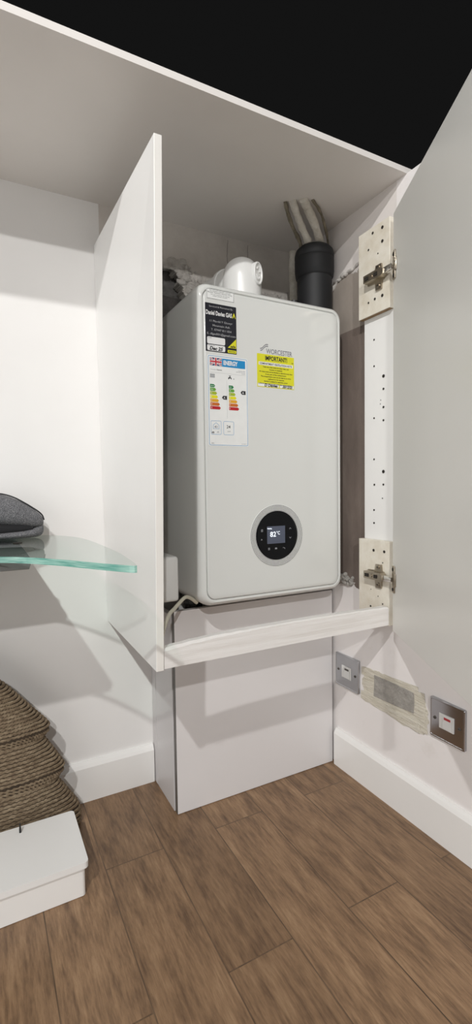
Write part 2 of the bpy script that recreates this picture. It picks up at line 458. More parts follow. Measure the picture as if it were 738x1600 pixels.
def rough_slab(x0, x1, z0, z1, y, amp, mi):
    nx, nz = 26, 40; g = []
    for i in range(nx+1):
        g.append([bm.verts.new((x0+(x1-x0)*i/nx, y+amp*noise.noise(Vector((x0+(x1-x0)*i/nx, 3*mi, z0+(z1-z0)*j/nz))*38), z0+(z1-z0)*j/nz)) for j in range(nz+1)])
    for i in range(nx):
        for j in range(nz):
            bm.faces.new((g[i][j], g[i+1][j], g[i+1][j+1], g[i][j+1])).material_index = mi
rough_slab(.285, .56, .522, .61, YB+.040, .006, 0)
rough_slab(.285, .56, .08, .519, YB+.028, .006, 1)
struct('trim_1', bm, [m_conc, m_conc2])
# crumbs and ridges of broken plaster round the opening
bm = BM()
for k in range(46):
    t = random.random()
    if t < .75:
        i = random.randrange(6, len(hole2)-6); px_, pz_ = hole2[i]
        px_ += random.uniform(.002, .045); pz_ += random.uniform(-.006, .02)
    else:
        px_, pz_ = random.uniform(.50, .62), random.uniform(.50, .575)
    s = random.uniform(.004, .011)
    r = bmesh.ops.create_icosphere(bm, subdivisions=2, radius=s)
    for v in r['verts']:
        q = v.co.copy(); q *= 1+.5*noise.noise(q*180+Vector((k, k, k)))
        v.co = Vector((px_+q.x*1.5, YB-.001+q.y*.5, pz_+q.z))
struct('trim_2', bm, m_plaster, 60)
# ragged ridge of plaster above the bare render on the right wall
bm = BM()
pts = [(1.19, .500), (1.13, .520), (1.08, .528), (1.05, .548), (1.02, .556), (.985, .560), (.945, .572)]
P = catmull([(XR-.001, y, z) for y, z in pts], 8)
P = [p+Vector((0, 0, .006*noise.noise(p*120))) for p in P]
tube(bm, P, .005, 8, wob=.8)
struct('trim_3', bm, m_plaster, 60)
# loose rubble low on the right wall beside the boiler
bm = BM()
for k in range(16):
    r = bmesh.ops.create_icosphere(bm, subdivisions=2, radius=random.uniform(.004, .010))
    c = Vector((XR-.002, random.uniform(.985, 1.045), random.uniform(-.262, -.235)))
    for v in r['verts']:
        q = v.co.copy(); q *= 1+.6*noise.noise(q*200+c*50); v.co = c+q
struct('trim_4', bm, m_filler, 60)

def skirting(bm, p0, p1, nrm, h=.10, t=.014):
    prof = [(0, 0), (t, 0), (t, h-.014), (t-.004, h-.006), (t-.008, h), (0, h)]
    loft(bm, [[(p[0]+nrm[0]*a, p[1]+nrm[1]*a, FL+b) for a, b in prof] for p in (p0, p1)])
bm = BM(); skirting(bm, (-1.4, YB), (.391, YB), (0, -1)); struct('baseboard_left', bm, m_skirt)
bm = BM(); skirting(bm, (XR, 1.055), (XR, -.6), (-1, 0), .103); struct('baseboard_right', bm, m_skirt)

# ------------------------------------------------------------------ cabinet side panel (left)
t = .0145
cab = empty('boiler_cupboard', (.575, 1.02, -.335), 'open white cupboard round the boiler with side panel, rail and swung door', 'cupboard')
bm = BM()
hexa(bm, [(.271, .824, -.327), (.271+t, .824, -.327), (.281+t, YB-.001, -.333), (.281, YB-.001, -.333),
          (.281, .806, .597), (.281+t, .806, .597), (.271+t, YB-.001, .597), (.271, YB-.001, .597)], .001)
bm.normal_update()
for f in bm.faces:
    if f.normal.y < -.5 or f.calc_center_median().y < .83 and abs(f.normal.x) < .3: f.material_index = 1
obj('side_panel', bm, [m_panel, m_edge], cab)

# rail across the bottom of the bay: bowed, chipped white timber
bm = BM(); rings = []; NX = 60
for i in range(NX+1):
    x = .2865+(.837-.2865)*i/NX; s = (x-.2865)/.55
    top = -.283 + .004*math.sin(math.pi*s)**1.0 - .006*max(0, 1-s*4)**2 + .0012*noise.noise(Vector((x*60, 0, 3)))
    chip = .004*max(0, 1-s*2.2) + .0012*noise.noise(Vector((x*90, 5, 0)))
    bot = -.3245+.0006*noise.noise(Vector((x*70, 9, 0)))
    rings.append([(x, .825, bot), (x, .844, bot), (x, .844, top+.0005), (x, .827+max(.001, chip), top+.001), (x, .825, top-.0015-max(0, chip)*.6)])
loft(bm, rings)
rail = obj('bottom_rail', bm, m_rail, cab); rail['label'] = 'chipped white painted timber rail'
bm = BM(); lathe(bm, [(.0, -.0012), (.0045, -.0012), (.0035, -.0002), (.001, 0.0006)], (.626, .836, -.2792), 'z', 14, True, True, sx=1.7)
obj('knot', bm, m_ledge, rail, 40)

# right-hand strip with hinge blocks

def dots(bm, X, spots, mi=1):           # drilled holes showing on a face that looks left
    for y, z, r in spots:
        lathe(bm, [(r, -.0006), (r, .0), (r*.55, -.0003)], (X-.0004, y, z), 'x', 12, mi=mi)
bm = BM(); box(bm, .860, XR-.0005, .832, .930, -.33, .612, .001)
dots(bm, .860, [(.896, .354, .0022), (.896, .291, .0022), (.865, .261, .004), (.865, .231, .0028), (.874, .206, .001), (.875, .197, .001), (.865, .188, .0028),
     (.896, .166, .0022), (.865, .157, .0026), (.896, .066, .0022), (.865, .035, .0042), (.895, .004, .0026), (.865, .004, .0026), (.868, -.029, .0015), (.896, -.058, .0024), (.896, -.090, .0024)])
obj('drilled_upright', bm, [m_panel, m_holem], cab)
for z0, z1, sp in ((.408, .611, [(.854, .596, .0036), (.885, .597, .003), (.854, .565, .0036), (.899, .564, .0024), (.868, .543, .0015), (.854, .442, .0036), (.878, .442, .003), (.899, .440, .0024)]),
                   (-.330, -.130, [(.882, -.155, .0034), (.847, -.155, .0034), (.852, -.182, .0015), (.891, -.252, .001), (.867, -.265, .0012), (.852, -.281, .0018), (.892, -.294, .0024)])):
    bm = BM(); box(bm, .845, .8598, .832, .934, z0, z1, .0012)
    dots(bm, .845, sp); bm.normal_update()
    for f in bm.faces:
        c = f.calc_center_median()
        if abs(f.normal.z) > .9 and c.z < z0+.001 and f.calc_area() > 1e-4: f.material_index = 2
    obj('hinge_block', bm, [m_block, m_holem, m_ledge], cab)

# ------------------------------------------------------------------ cabinet door, swung open on the right
TH = math.radians(29); DD = Vector((-math.sin(TH), -math.cos(TH), 0)); DN = Vector((-math.cos(TH), math.sin(TH), 0))
HP = Vector((.839, .815, 0))
def dp(a, n, z): return tuple(HP + DD*a + DN*n + Vector((0, 0, z)))
bm = BM()
hexa(bm, [dp(0, 0, -.335), dp(.46, 0, -.335), dp(.46, -.018, -.335), dp(0, -.018, -.335), dp(0, 0, .606), dp(.46, 0, .606), dp(.46, -.018, .606), dp(0, -.018, .606)], .001)
door = obj('door', bm, m_door, cab)
def dbox(bm, a0, a1, n0, n1, z0, z1, bev=.0008, mi=0):
    hexa(bm, [dp(a0, n0, z0), dp(a1, n0, z0), dp(a1, n1, z0), dp(a0, n1, z0), dp(a0, n0, z1), dp(a1, n0, z1), dp(a1, n1, z1), dp(a0, n1, z1)], bev, mi)
for zc, lbl in ((.488, 'nickel hinge'), (-.214, 'nickel hinge')):
    bm = BM()                           # mounting plate: cross shaped, on the block
    prism_x(bm, [(.854, zc-.030), (.872, zc-.030), (.874, zc-.012), (.898, zc-.011), (.898, zc+.011), (.874, zc+.012), (.872, zc+.027), (.854, zc+.027), (.852, zc+.012), (.846, zc+.011), (.846, zc-.011), (.852, zc-.012)], .8405, .8448)
    hb = bm
    prism_x(bm, [(.897, zc-.008), (.842, zc-.009), (.836, zc-.006), (.836, zc+.006), (.842, zc+.010), (.897, zc+.009)], .826, .8405)
    box(bm, .8245, .8262, .880, .892, zc-.004, zc+.004, mi=1); box(bm, .8245, .8262, .852, .862, zc-.004, zc+.004, mi=1)
    lathe(bm, [(.0042, -.001), (.0042, .0008), (.003, .0008)], (.8255, .872, zc), 'x', 14)
    for yy, zz in ((.863, zc+.0205), (.863, zc-.0215)):
        lathe(bm, [(.0048, 0), (.0048, -.0022), (.0030, -.0028)], (.8408, yy, zz), 'x', 16)
        box(bm, .8376, .8382, yy-.0032, yy+.0032, zz-.0006, zz+.0006, mi=1); box(bm, .8376, .8382, yy-.0006, yy+.0006, zz-.0032, zz+.0032, mi=1)
    hexa(bm, [(.829, .840, zc-.007), (.835, .840, zc-.007), (.8335, .812, zc-.006), (.824, .806, zc-.006), (.829, .840, zc+.007), (.835, .840, zc+.007), (.8335, .812, zc+.005), (.824, .806, zc+.005)], .001, 2)
    dbox(bm, .006, .020, 0, .0035, zc-.030, zc+.032, .0012)
    dbox(bm, .003, .026, 0.0, .003, zc-.014, zc+.015, .0012)
    for q in (-.022, .024):
        c = Vector(dp(.013, .0035, zc+q)); cyl(bm, c, c+DN*.0012, .004, 12, mi=1)
    h = obj('hinge', bm, [m_nickel, m_holem, m_nickel2], door, 40); h['label'] = lbl

# ------------------------------------------------------------------ boiler
BX0, BX1, BZ0, BZ1, BY = .4298, .8349, -.267, .4520, .980
boiler = empty('boiler', ((BX0+BX1)/2, 1.10, BZ0), 'white wall mounted gas boiler with stickers and round black control dial', 'boiler')
def bring(ins, y, r): return [(x, y, z) for x, z in rrect(BX0+ins, BX1-ins, BZ0+ins, BZ1-ins, r, 10)]
bm = BM()
loft(bm, [bring(0, YB-.002, .030), bring(0, 1.010, .030), bring(.0008, .999, .030), bring(.0030, .9905, .029), bring(.0065, .9845, .027), bring(.0105, .9815, .025), bring(.0140, .9818, .023), bring(.0158, .9842, .0215), bring(.0158, .990, .0215)], cap0=True, cap1=True)
obj('casing', bm, m_rim, boiler, 40)
bm = BM()
loft(bm, [bring(.0166, .9895, .021), bring(.0166, .9830, .021), bring(.0176, .9812, .020), bring(.0200, .9802, .019), bring(.026, .9800, .016)], cap0=True, cap1=True)
obj('front_cover', bm, m_boil, boiler, 40)

L1, L2, L3, L4 = .97965, .97945, .97925, .97905        # sticker, print layers
def sticker(name, x0, x1, z0, z1, m, r=.003, label=None):
    bm = BM(); loft(bm, [[(x, .9801, z) for x, z in rrect(x0, x1, z0, z1, r, 5)], [(x, L1, z) for x, z in rrect(x0, x1, z0, z1, r, 5)]])
    o = obj(name, bm, m, boiler)
    if label: o['label'] = label
    return o
# small outlined notice
s_ = sticker('notice_sticker', .4535, .5215, .4140, .4360, m_paper, .001, 'small pale outlined notice sticker')
bm = BM()
ring_y(bm, rect(.4545, .5208, .4148, .4353), rect(.4551, .5202, .4154, .4347), L2)
for zz, ww, hh, st in ((.4320, .052, .0017, 'This appliance is fitted for automatic'), (.4286, .060, .0022, 'Boiler System Reset Only'), (.4246, .046, .0017, 'See user manual for the settings'), (.4214, .036, .0017, 'please contact installer')):
    text(bm, st, .487, zz, hh, L2, 0, ww)
obj('print', bm, m_ink, s_, False)
# black service sticker
s_ = sticker('service_sticker', .4500, .5265, .3008, .4050, m_blacklab, .0012, 'black service sticker')
bm = BM()
text(bm, 'Serviced & Maintained By', .4885, .3985, .0036, L2, 1, .058)
text(bm, 'Daniel Davies GAS', .4835, .3848, .0090, L2, 0, .0640, bold=.03)
text(bm, '11 Ffordd Y Glowyr', .4885, .3672, .0044, L2, 1, .056)
text(bm, 'Mountain Ash', .4885, .3580, .0044, L2, 1, .042)
text(bm, 'T. 07447 811 054', .4885, .3488, .0044, L2, 1, .050)
text(bm, 'E. dfgas001@gmail.com', .4890, .3396, .0044, L2, 1, .070)
for z0, z1 in ((.3172, .3325), (.3028, .3155)):
    face_y(bm, rrect(.4535, .4975, z0, z1, .003, 5), L2, 0)
text(bm, 'Installed', .4560, .3302, .0018, L3, 2, None, 'LEFT'); text(bm, 'Next service due', .4560, .3138, .0016, L3, 2, None, 'LEFT')
text(bm, 'Dec 25', .4755, .3080, .0072, L3, 2, .033, bold=.045, shear=.25)
face_y(bm, [(.5040, .3135), (.5255, .3135), (.5255, .3345)], L2, 3)
face_y(bm, rrect(.5035, .5255, .3025, .3088, .0015, 4), L2, 3)
text(bm, 'safe', .5170, .3172, .0052, L3, 2, .0125, bold=.03)
text(bm, 'REGISTER', .5145, .3056, .0028, L3, 2, .017, bold=.01)
face_y(bm, [(.5165, .3795), (.5190, .3885), (.5205, .3915), (.5222, .3880), (.5250, .3790), (.5235, .3800), (.5208, .3855), (.5185, .3800)], L2, 3)
obj('print', bm, [m_whiteink, m_dimink, m_ink, m_yel], s_, False)
# energy rating sticker
s_ = sticker('energy_sticker', .4530, .5545, .0940, .2940, m_paper, .004, 'tall white energy rating sticker with coloured arrows')
bm = BM(); IK, BL, NV, RD, WH, GR = 0, 1, 2, 3, 4, 5
ring_y(bm, rrect(.4550, .5528, .0962, .2922, .0035, 5), rrect(.4558, .5520, .0970, .2914, .0028, 5), L2, BL)
face_y(bm, rect(.4889, .5478, .2705, .2880), L2, BL)
text(bm, 'ENERGY', .5105, .2795, .0092, L3, WH, .036, bold=.045)
fx0, fx1, fz0, fz1 = .4592, .4882, .2707, .2880; fxc, fzc = (fx0+fx1)/2, (fz0+fz1)/2
face_y(bm, rect(fx0, fx1, fz0, fz1), L2, NV)
def diag(a, b, w_, y, mi):
    d = Vector((b[0]-a[0], b[1]-a[1])).normalized(); n = Vector((-d.y, d.x))*w_/2
    face_y(bm, [(a[0]+n.x, a[1]+n.y), (a[0]-n.x, a[1]-n.y), (b[0]-n.x, b[1]-n.y), (b[0]+n.x, b[1]+n.y)], y, mi)
i_ = .0012
for a, b in (((fx0+i_, fz0+i_), (fx1-i_, fz1-i_)), ((fx0+i_, fz1-i_), (fx1-i_, fz0+i_))):
    diag(a, b, .0036, L2-.00005, WH); diag(a, b, .0014, L2-.00010, RD)
face_y(bm, rect(fxc-.0030, fxc+.0030, fz0, fz1), L2-.00015, WH); face_y(bm, rect(fx0, fx1, fzc-.0030, fzc+.0030), L2-.00016, WH)
face_y(bm, rect(fxc-.0018, fxc+.0018, fz0, fz1), L2-.00021, RD); face_y(bm, rect(fx0, fx1, fzc-.0018, fzc+.0018), L2-.00022, RD)
text(bm, 'Worcester', .4598, .2625, .0022, L2, GR, None, 'LEFT'); text(bm, 'Greenstar', .4755, .2625, .0024, L2, IK, .0135, 'LEFT', bold=.02)
for zz, st in ((.2650, 'Greenstar 4000'), (.2620, 'GR4700iW 24 C NG'), (.2588, '7733600')):
    text(bm, st, .5475, zz, .0019, L2, GR, None, 'RIGHT')
face_y(bm, rect(.4590, .5490, .2556, .2559), L2, GR)
for k in range(5): face_y(bm, rect(.4592+k*.0024, .4608+k*.0024, .2440, .2528), L2, GR)       # radiator symbol
face_y(bm, rect(.4590, .4708, .2460, .2470), L3, GR); face_y(bm, rect(.4590, .4708, .2500, .2510), L3, GR)
face_y(bm, [(.5040, .2440), (.5060, .2440), (.5065, .2460), (.5105, .2462), (.5112, .2440), (.5125, .2440), (.5122, .2478), (.5090, .2490), (.5090, .2505), (.5110, .2512), (.5110, .2520), (.5055, .2520), (.5055, .2512), (.5075, .2505), (.5075, .2490), (.5040, .2478)], L2, IK)
text(bm, 'M', .5180, .2455, .0028, L2, GR)
face_y(bm, rect(.5004, .5007, .1560, .2420), L2, GR)
for x0, l0, zt in ((.4588, .0095, .2300), (.5052, .0095, .2305)):
    for k in range(7):
        zc = zt-.0034-k*.0080; l = l0+k*.0022
        face_y(bm, [(x0, zc-.0034), (x0+l, zc-.0034), (x0+l+.0030, zc), (x0+l, zc+.0034), (x0, zc+.0034)], L2, 6+k)
        text(bm, ('A++', 'A+', 'A', 'B', 'C', 'D', 'G')[k] if x0 < .48 else ('A+', 'A', 'B', 'C', 'D', 'E', 'F')[k], x0+.0015, zc, .0034, L3, WH, None, 'LEFT')
for x0, x1, zc in ((.4876, .5000, .2022), (.5350, .5480, .2166)):
    face_y(bm, [(x0, zc), (x0+.0038, zc-.0042), (x1, zc-.0042), (x1, zc+.0042), (x0+.0038, zc+.0042)], L2, IK)
    text(bm, 'A', (x0+x1)/2, zc, .0045, L3, WH, None, 'CENTER', bold=.02)
for x0, x1 in ((.4595, .4850), (.4905, .5168)):
    ring_y(bm, rrect(x0, x1, .1198, .1502, .003, 5), rrect(x0+.0006, x1-.0006, .1204, .1496, .0024, 5), L2, BL)
text(bm, '24', .5030, .1382, .0068, L2, IK, None, bold=.01); text(bm, 'kW', .5045, .1278, .0036, L2, GR)
hs = [(.4650, .1325), (.4795, .1325), (.4795, .1405), (.4722, .1462), (.4650, .1405)]
for a, b in zip(hs, hs[1:]+hs[:1]): diag(a, b, .0006, L2, BL)
face_y(bm, [(.4680, .1355), (.4700, .1355), (.4725, .1335), (.4725, .1400), (.4700, .1380), (.4680, .1380)], L2, GR)
for q in (.4740, .4755): face_y(bm, rect(q, q+.0006, .1345, .1390), L2, GR)
text(bm, '49', .4640, .1240, .0046, L2, IK, None, bold=.02); text(bm, 'dB', .4765, .1255, .0036, L2, GR)
text(bm, '2021', .4600, .1005, .0026, L2, GR, None, 'LEFT', bold=.02); text(bm, '811/2013', .5480, .1005, .0022, L2, GR, None, 'RIGHT')
obj('print', bm, [m_ink, m_blue, m_navy, m_red, m_whiteink, m_grey]+ARROWS, s_, False)
# yellow warning sticker
s_ = sticker('warning_sticker', .5795, .6825, .2345, .3108, m_yel, .001, 'yellow important notice sticker')
bm = BM()
text(bm, 'IMPORTANT!', .6320, .3022, .0100, L2, 0, .061, bold=.03)
text(bm, '206', .6780, .2968, .0022, L2, 0, .006, bold=.02)
face_y(bm, rect(.5835, .6790, .2852, .2925), L2, 1)
text(bm, 'COMPARTMENT VENTILATION NOTE', .6310, .2888, .0042, L3, 0, .090, bold=.02)
for k, (st, ww) in enumerate((('Take care that vents are kept clear and', .072), ('boxing is needed.', .036), ('Air vents must not be blocked or altered at any time', .092), ('in any part of the compartment.', .058),
                              ('The compartment must not be used as an airing', .084), ('cupboard or for storage.', .046), ('Servicing is needed if a restriction occurs.', .066), ('Clearances are as required by the maker of the appliance', .090))):
    text(bm, st, .6310, .2815-k*.00545, .0030, L2, 0, ww, bold=.02)
for x0, x1 in ((.5812, .6388), (.6415, .6812)):
    face_y(bm, rect(x0, x1, .2362, .2432), L2, 1)
text(bm, 'D Davies', .6170, .2398, .0062, L3, 0, .036, bold=.04, shear=.15)
text(bm, '20/12/25', .6630, .2396, .0060, L3, 0, .029, bold=.04, shear=.25)
text(bm, 'Signed', .5820, .2422, .0016, L3, 0, None, 'LEFT'); text(bm, 'Date', .6422, .2422, .0016, L3, 0, None, 'LEFT')
obj('print', bm, [m_ink, m_paper], s_, False)
# maker's badge
bm = BM()
text(bm, 'WORCESTER', .6410, .3185, .0112, .97985, 0, .073, bold=.018)
for dz in (0, .0042):
    P = catmull([(.5880+dz*.2, .3178-dz+.004), (.5935, .3195-dz+.004), (.5985, .3245-dz+.004), (.6040, .3285-dz+.004), (.6100, .3290-dz+.004)], 6)
    w_ = .0015
    top = [(p[0], p[1]+w_) for p in P]; bot = [(p[0], p[1]-w_*.6) for p in P]
    for a, b, c, d in zip(top, top[1:], bot[1:], bot): face_y(bm, [a, b, c, d], .97985, 0)
obj('badge', bm, m_logo, boiler, False)
# round control dial
dial = (.6297, 0, -.1140)
bm = BM(); prof = [(.0745, .9801), (.0740, .9790)]
for k in range(5):                      # fine dark grooves turned into the pale surround
    r = .0728-k*.0029
    prof += [(r, .9788), (r-.0001, .9793), (r-.0009, .9793), (r-.0010, .9788)]
prof += [(.0592, .9788), (.0588, .9802)]
lathe(bm, prof, dial, 'y', 96, cap0=False)
bm.faces.ensure_lookup_table()
for i, f in enumerate(bm.faces):
    q = i//96 - 2
    if 0 <= q < 20 and q % 4 in (0, 1, 2): f.material_index = 1
dl = obj('control_ring', bm, [m_ringl, m_ringd], boiler, 30)
bm = BM(); lathe(bm, [(.0588, .9801), (.0588, .9788), (.0578, .9782), (.05, .9781)], dial, 'y', 96, cap0=True)
dk = obj('control_panel', bm, m_gloss, boiler, 40)
bm = BM(); K = .97795
face_y(bm, rect(.6008, .6515, -.1330, -.0915), K, 0)
text(bm, '82', .6175, -.1105, .0118, K-.0001, 1, .0165, bold=.01); text(bm, '°C', .6320, -.1080, .0080, K-.0001, 1, .0095)
text(bm, 'Heating', .6015, -.0965, .0028, K-.0001, 1, None, 'LEFT', bold=.03)
obj('screen', bm, [m_screen, m_lit], dk, False)
KEYS = [[rect(.5840, .5895, -.1035+k*.0022, -.1022+k*.0022) for k in range(3)],
        [[(.5840, -.1240), (.5850, -.1195), (.5870, -.1215), (.5900, -.1245), (.5880, -.1225), (.5860, -.1230)]],
        [rect(.6030, .6085, -.1475+k*.0020, -.1463+k*.0020) for k in range(3)],
        [[(.6225, -.1470), (.6285, -.1470), (.6285, -.1440), (.6255, -.1425), (.6225, -.1440)]],
        [[(.6440, -.1460), (.6462, -.1440), (.6462, -.1452), (.6490, -.1452), (.6502, -.1470), (.6508, -.1490), (.6514, -.1465), (.6500, -.1444), (.6462, -.1442), (.6462, -.1428)]]]
for c, s in ((-.0985, 1), (-.1218, -1)):
    KEYS.append([[(.6636, c-.0015*s), (.6666, c+.0018*s), (.6696, c-.0015*s), (.6690, c-.0024*s), (.6666, c+.0002*s), (.6642, c-.0024*s)]])
for shapes in KEYS:
    bm = BM()
    for sp in shapes: face_y(bm, sp, K, 0)
    obj('key_symbol', bm, m_icon, dk, False)
# pipes under the boiler
for x, y, r in ((.455, 1.105, .014), (.485, 1.14, .016), (.53, 1.12, .012), (.60, 1.10, .011), (.67, 1.10, .011), (.74, 1.10, .011)):
    bm = BM(); cyl(bm, (x, y, BZ0+.004), (x, y, BZ0-.050), r, 18); lathe(bm, [(r+.004, -.004), (r+.006, 0), (r+.004, .006)], (x, y, BZ0-.012), 'z', 6)
    obj('pipe_tail', bm, m_dark, boiler, 40)

# flue elbow on the top of the boiler
flue = empty('flue_elbow', (.600, 1.10, BZ1), 'white domed flue elbow on top of boiler', 'flue')
bm = BM(); C0 = (.608, 1.10, BZ1-.001)
prof = [(.050, 0), (.050, .066)]
for k in range(1, 12):
    a = math.pi/2*k/11.5; prof.append((.050*math.cos(a)**.8, .066+.060*math.sin(a)))
lathe(bm, prof, C0, 'z', 48)
obj('dome', bm, m_plastic, flue, 50)
bm = BM()
P0, P1 = Vector((.606, 1.11, .520)), Vector((.585, YB-.002, .520))
d_ = (P1-P0).normalized()
tube(bm, [P0, P0+d_*.058], .047, 36); tube(bm, [P0+d_*.040, P0+d_*.052], .050, 36); tube(bm, [P0+d_*.052, P1], .045, 36)
obj('wall_outlet', bm, m_plastic, flue, 50)
# oval inspection cap on the front right of the dome
dirn = Vector((.40, -.91, 0)).normalized(); sd = Vector((-dirn.y, dirn.x, 0)); cc = Vector((.608, 1.10, .528))
def oval(rx, rz, d): return [cc+dirn*d+sd*rx*math.cos(2*math.pi*k/32)+Vector((0, 0, rz*math.sin(2*math.pi*k/32))) for k in range(32)]
bm = BM(); loft(bm, [oval(.018, .028, .036), oval(.018, .028, .0515), oval(.0165, .0265, .054), oval(.0145, .0240, .054), oval(.0130, .0225, .051)], True, True)
for a0 in (.3, 3.44):
    P = [cc+dirn*.0512+sd*.007*math.cos(a0+t_*.25)+Vector((0, 0, .014*math.sin(a0+t_*.25))) for t_ in range(10)]
    tube(bm, P, .0028, 8)
obj('test_cap', bm, m_plastic, flue, 40)

# black waste pipe with collar behind the boiler's right shoulder
wp = empty('waste_pipe', (.8215, 1.08, BZ1), 'black plastic waste pipe with collar behind right shoulder of boiler', 'pipe')
CX = (.8215, 1.08, 0)
bm = BM(); lathe(bm, [(.0465, .453), (.0465, .566), (.0465, .600)], CX, 'z', 40)
obj('pipe_body', bm, m_black, wp, 40)
bm = BM(); lathe(bm, [(.0470, .558), (.0500, .562), (.0520, .576), (.0525, .600), (.0525, .607), (.0515, .609), (.0525, .611), (.0525, .620), (.0500, .630), (.0440, .637), (.034, .640)], CX, 'z', 40)
obj('collar', bm, m_black, wp, 40)
bm = BM(); box(bm, .760, .785, 1.09, 1.13, .4535, .490, .004); cyl(bm, (.772, 1.105, .486), (.772, 1.105, .502), .010, 14)
obj('clip', bm, m_dark, wp)

# old painted pipes from the ceiling down to the waste pipe
def oldpipe(pts, r, label, m=m_oldpipe, wob=.25):
    bm = BM(); tube(bm, catmull(pts, 8), r, 12, wob=wob)
    o = obj('old_pipe', bm, m, None, 60); tag(o, label, 'pipe', None); return o
oldpipe([(.7030, 1.010, ZC-.001), (.722, 1.025, .690), (.752, 1.045, .672), (.783, 1.060, .648), (.797, 1.068, .640), (.797, 1.068, .634)], .0095, 'left of two grimy cream painted pipes curving from ceiling into black collar')
oldpipe([(.7230, .992, ZC-.001), (.750, 1.010, .690), (.785, 1.030, .672), (.812, 1.048, .652), (.828, 1.060, .642), (.829, 1.061, .634)], .0105, 'right of two grimy cream painted pipes curving from ceiling into black collar')
bm = BM()
tube(bm, catmull([(.6900, 1.022, ZC-.001), (.706, 1.036, .686), (.738, 1.060, .668), (.770, 1.075, .646), (.778, 1.080, .632)], 8), .0048, 10, wob=.5)
tag(obj('old_cable', bm, m_grime, None, 60), 'thin dark grimy cable left of the curving cream pipes', 'cable')
bm = BM()
tube(bm, catmull([(.745, .985, ZC-.001), (.790, 1.010, .690), (.830, 1.040, .668), (.848, 1.055, .648), (.850, 1.058, .634)], 8), .0035, 8, wob=.4)
tag(obj('old_cable', bm, m_grime, None, 60), 'thin frayed cable right of the curving cream pipes', 'cable')
bm = BM(); tube(bm, catmull([(.853, YB-.013, ZC-.001), (.851, YB-.013, .64), (.853, YB-.013, .57), (.852, YB-.013, .40)], 8), .0115, 12, wob=.2)
tag(obj('wall_conduit', bm, m_oldpipe, None, 60), 'vertical cream painted conduit on back wall behind black waste pipe', 'conduit')

# white control box between cabinet side and boiler, and its cable
wb = empty('control_box', (.34, 1.04, -.248), 'small white plastic box tucked between cabinet side and boiler', 'box')
bm = BM(); box(bm, .2925, .3855, 1.000, 1.085, -.248, -.148, .007, 4); obj('housing', bm, m_plastic, wb, 40)
bm = BM(); box(bm, .296, .380, 1.085, 1.092, -.244, -.152, .002); obj('back_plate', bm, m_plastic, wb)
bm = BM(); tube(bm, catmull([(.440, 1.03, -.264), (.422, 1.025, -.250), (.405, 1.015, -.2445), (.384, 1.000, -.2525), (.3655, .980, -.258), (.347, .960, -.2625), (.325, .930, -.278), (.312, .915, -.305), (.308, .91, -.335)], 6), .0042, 10)
tag(obj('cream_cable', bm, m_cable, None, 60), 'cream cable drooping below white box beside boiler', 'cable')

# ------------------------------------------------------------------ boxing under the boiler
bx = empty('pipe_boxing', (.63, 1.15, FL), 'white melamine pipe boxing on floor below boiler and rail', 'boxing')
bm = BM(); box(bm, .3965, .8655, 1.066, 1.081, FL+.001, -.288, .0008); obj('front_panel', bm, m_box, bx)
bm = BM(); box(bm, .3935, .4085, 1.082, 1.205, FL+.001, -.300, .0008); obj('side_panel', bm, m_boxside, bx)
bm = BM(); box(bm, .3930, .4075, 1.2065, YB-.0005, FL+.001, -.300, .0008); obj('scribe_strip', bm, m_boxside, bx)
bm = BM(); box(bm, .3958, .3964, 1.0665, 1.081, FL+.001, -.288); obj('gap_strip', bm, m_screw, bx)  # thin dark strip standing in for the shaded gap beside the panel

# ------------------------------------------------------------------ switches and taped patch on the right wall
def spur(y0, y1, z0, z1, mat, rocker_m, label, neon):
    yc, zc = (y0+y1)/2, (z0+z1)/2
    e = empty('wall_switch', (XR, yc, z0), label, 'switch')
    pr = [(y, z) for y, z in rrect(y0, y1, z0, z1, .003, 4)]
    def sc(p, k): return [(yc+(y-yc)*k, zc+(z-zc)*k) for y, z in p]
    bm = BM(); loft(bm, [[(XR-.0005, y, z) for y, z in pr], [(XR-.0060, y, z) for y, z in pr], [(XR-.0072, y, z) for y, z in sc(pr, .975)], [(XR-.0072, y, z) for y, z in sc(pr, .93)], [(XR-.0064, y, z) for y, z in sc(pr, .91)]])
    obj('plate', bm, mat, e, 30)
    bm = BM()
    a, b = yc-.0185, yc+.0185; c, d = zc-.0165, zc+.0165
    box(bm, XR-.0085, XR-.0062, a, b, c, d, .0008)
    hexa(bm, [(XR-.0084, yc+.008-.022, c+.003), (XR-.0084, yc+.008, c+.003), (XR-.0120, yc+.008, c+.003), (XR-.0120, yc+.008-.022, c+.003), (XR-.0084, yc+.008-.022, d-.003), (XR-.0084, yc+.008, d-.003), (XR-.0094, yc+.008, d-.003), (XR-.0094, yc+.008-.022, d-.003)], .0008)
    rk = obj('rocker', bm, rocker_m, e)
    bm = BM(); box(bm, XR-.0104, XR-.0092, yc-.0115, yc+.0045, zc+.0065, zc+.0115); obj('indicator', bm, m_neon if neon else m_screw, rk)
    for yy in (y0+.013, y1-.013):
        bm = BM(); lathe(bm, [(.0034, 0), (.0034, -.0012), (.0022, -.0018)], (XR-.0063, yy, zc), 'x', 16); box(bm, XR-.0086, XR-.0080, yy-.0028, yy+.0028, zc-.0005, zc+.0005, mi=1)
        obj('screw', bm, [m_screw, m_holem], e, 40)
    return e
spur(.9625, 1.0555, -.5490, -.4600, m_chrome, m_plastic, 'brushed metal wall switch beside the boxing, left of masking tape', False)
spur(.6455, .7330, -.5515, -.4640, m_chrome2, m_plastic, 'shiny chrome wall switch with red neon below the open door', True)

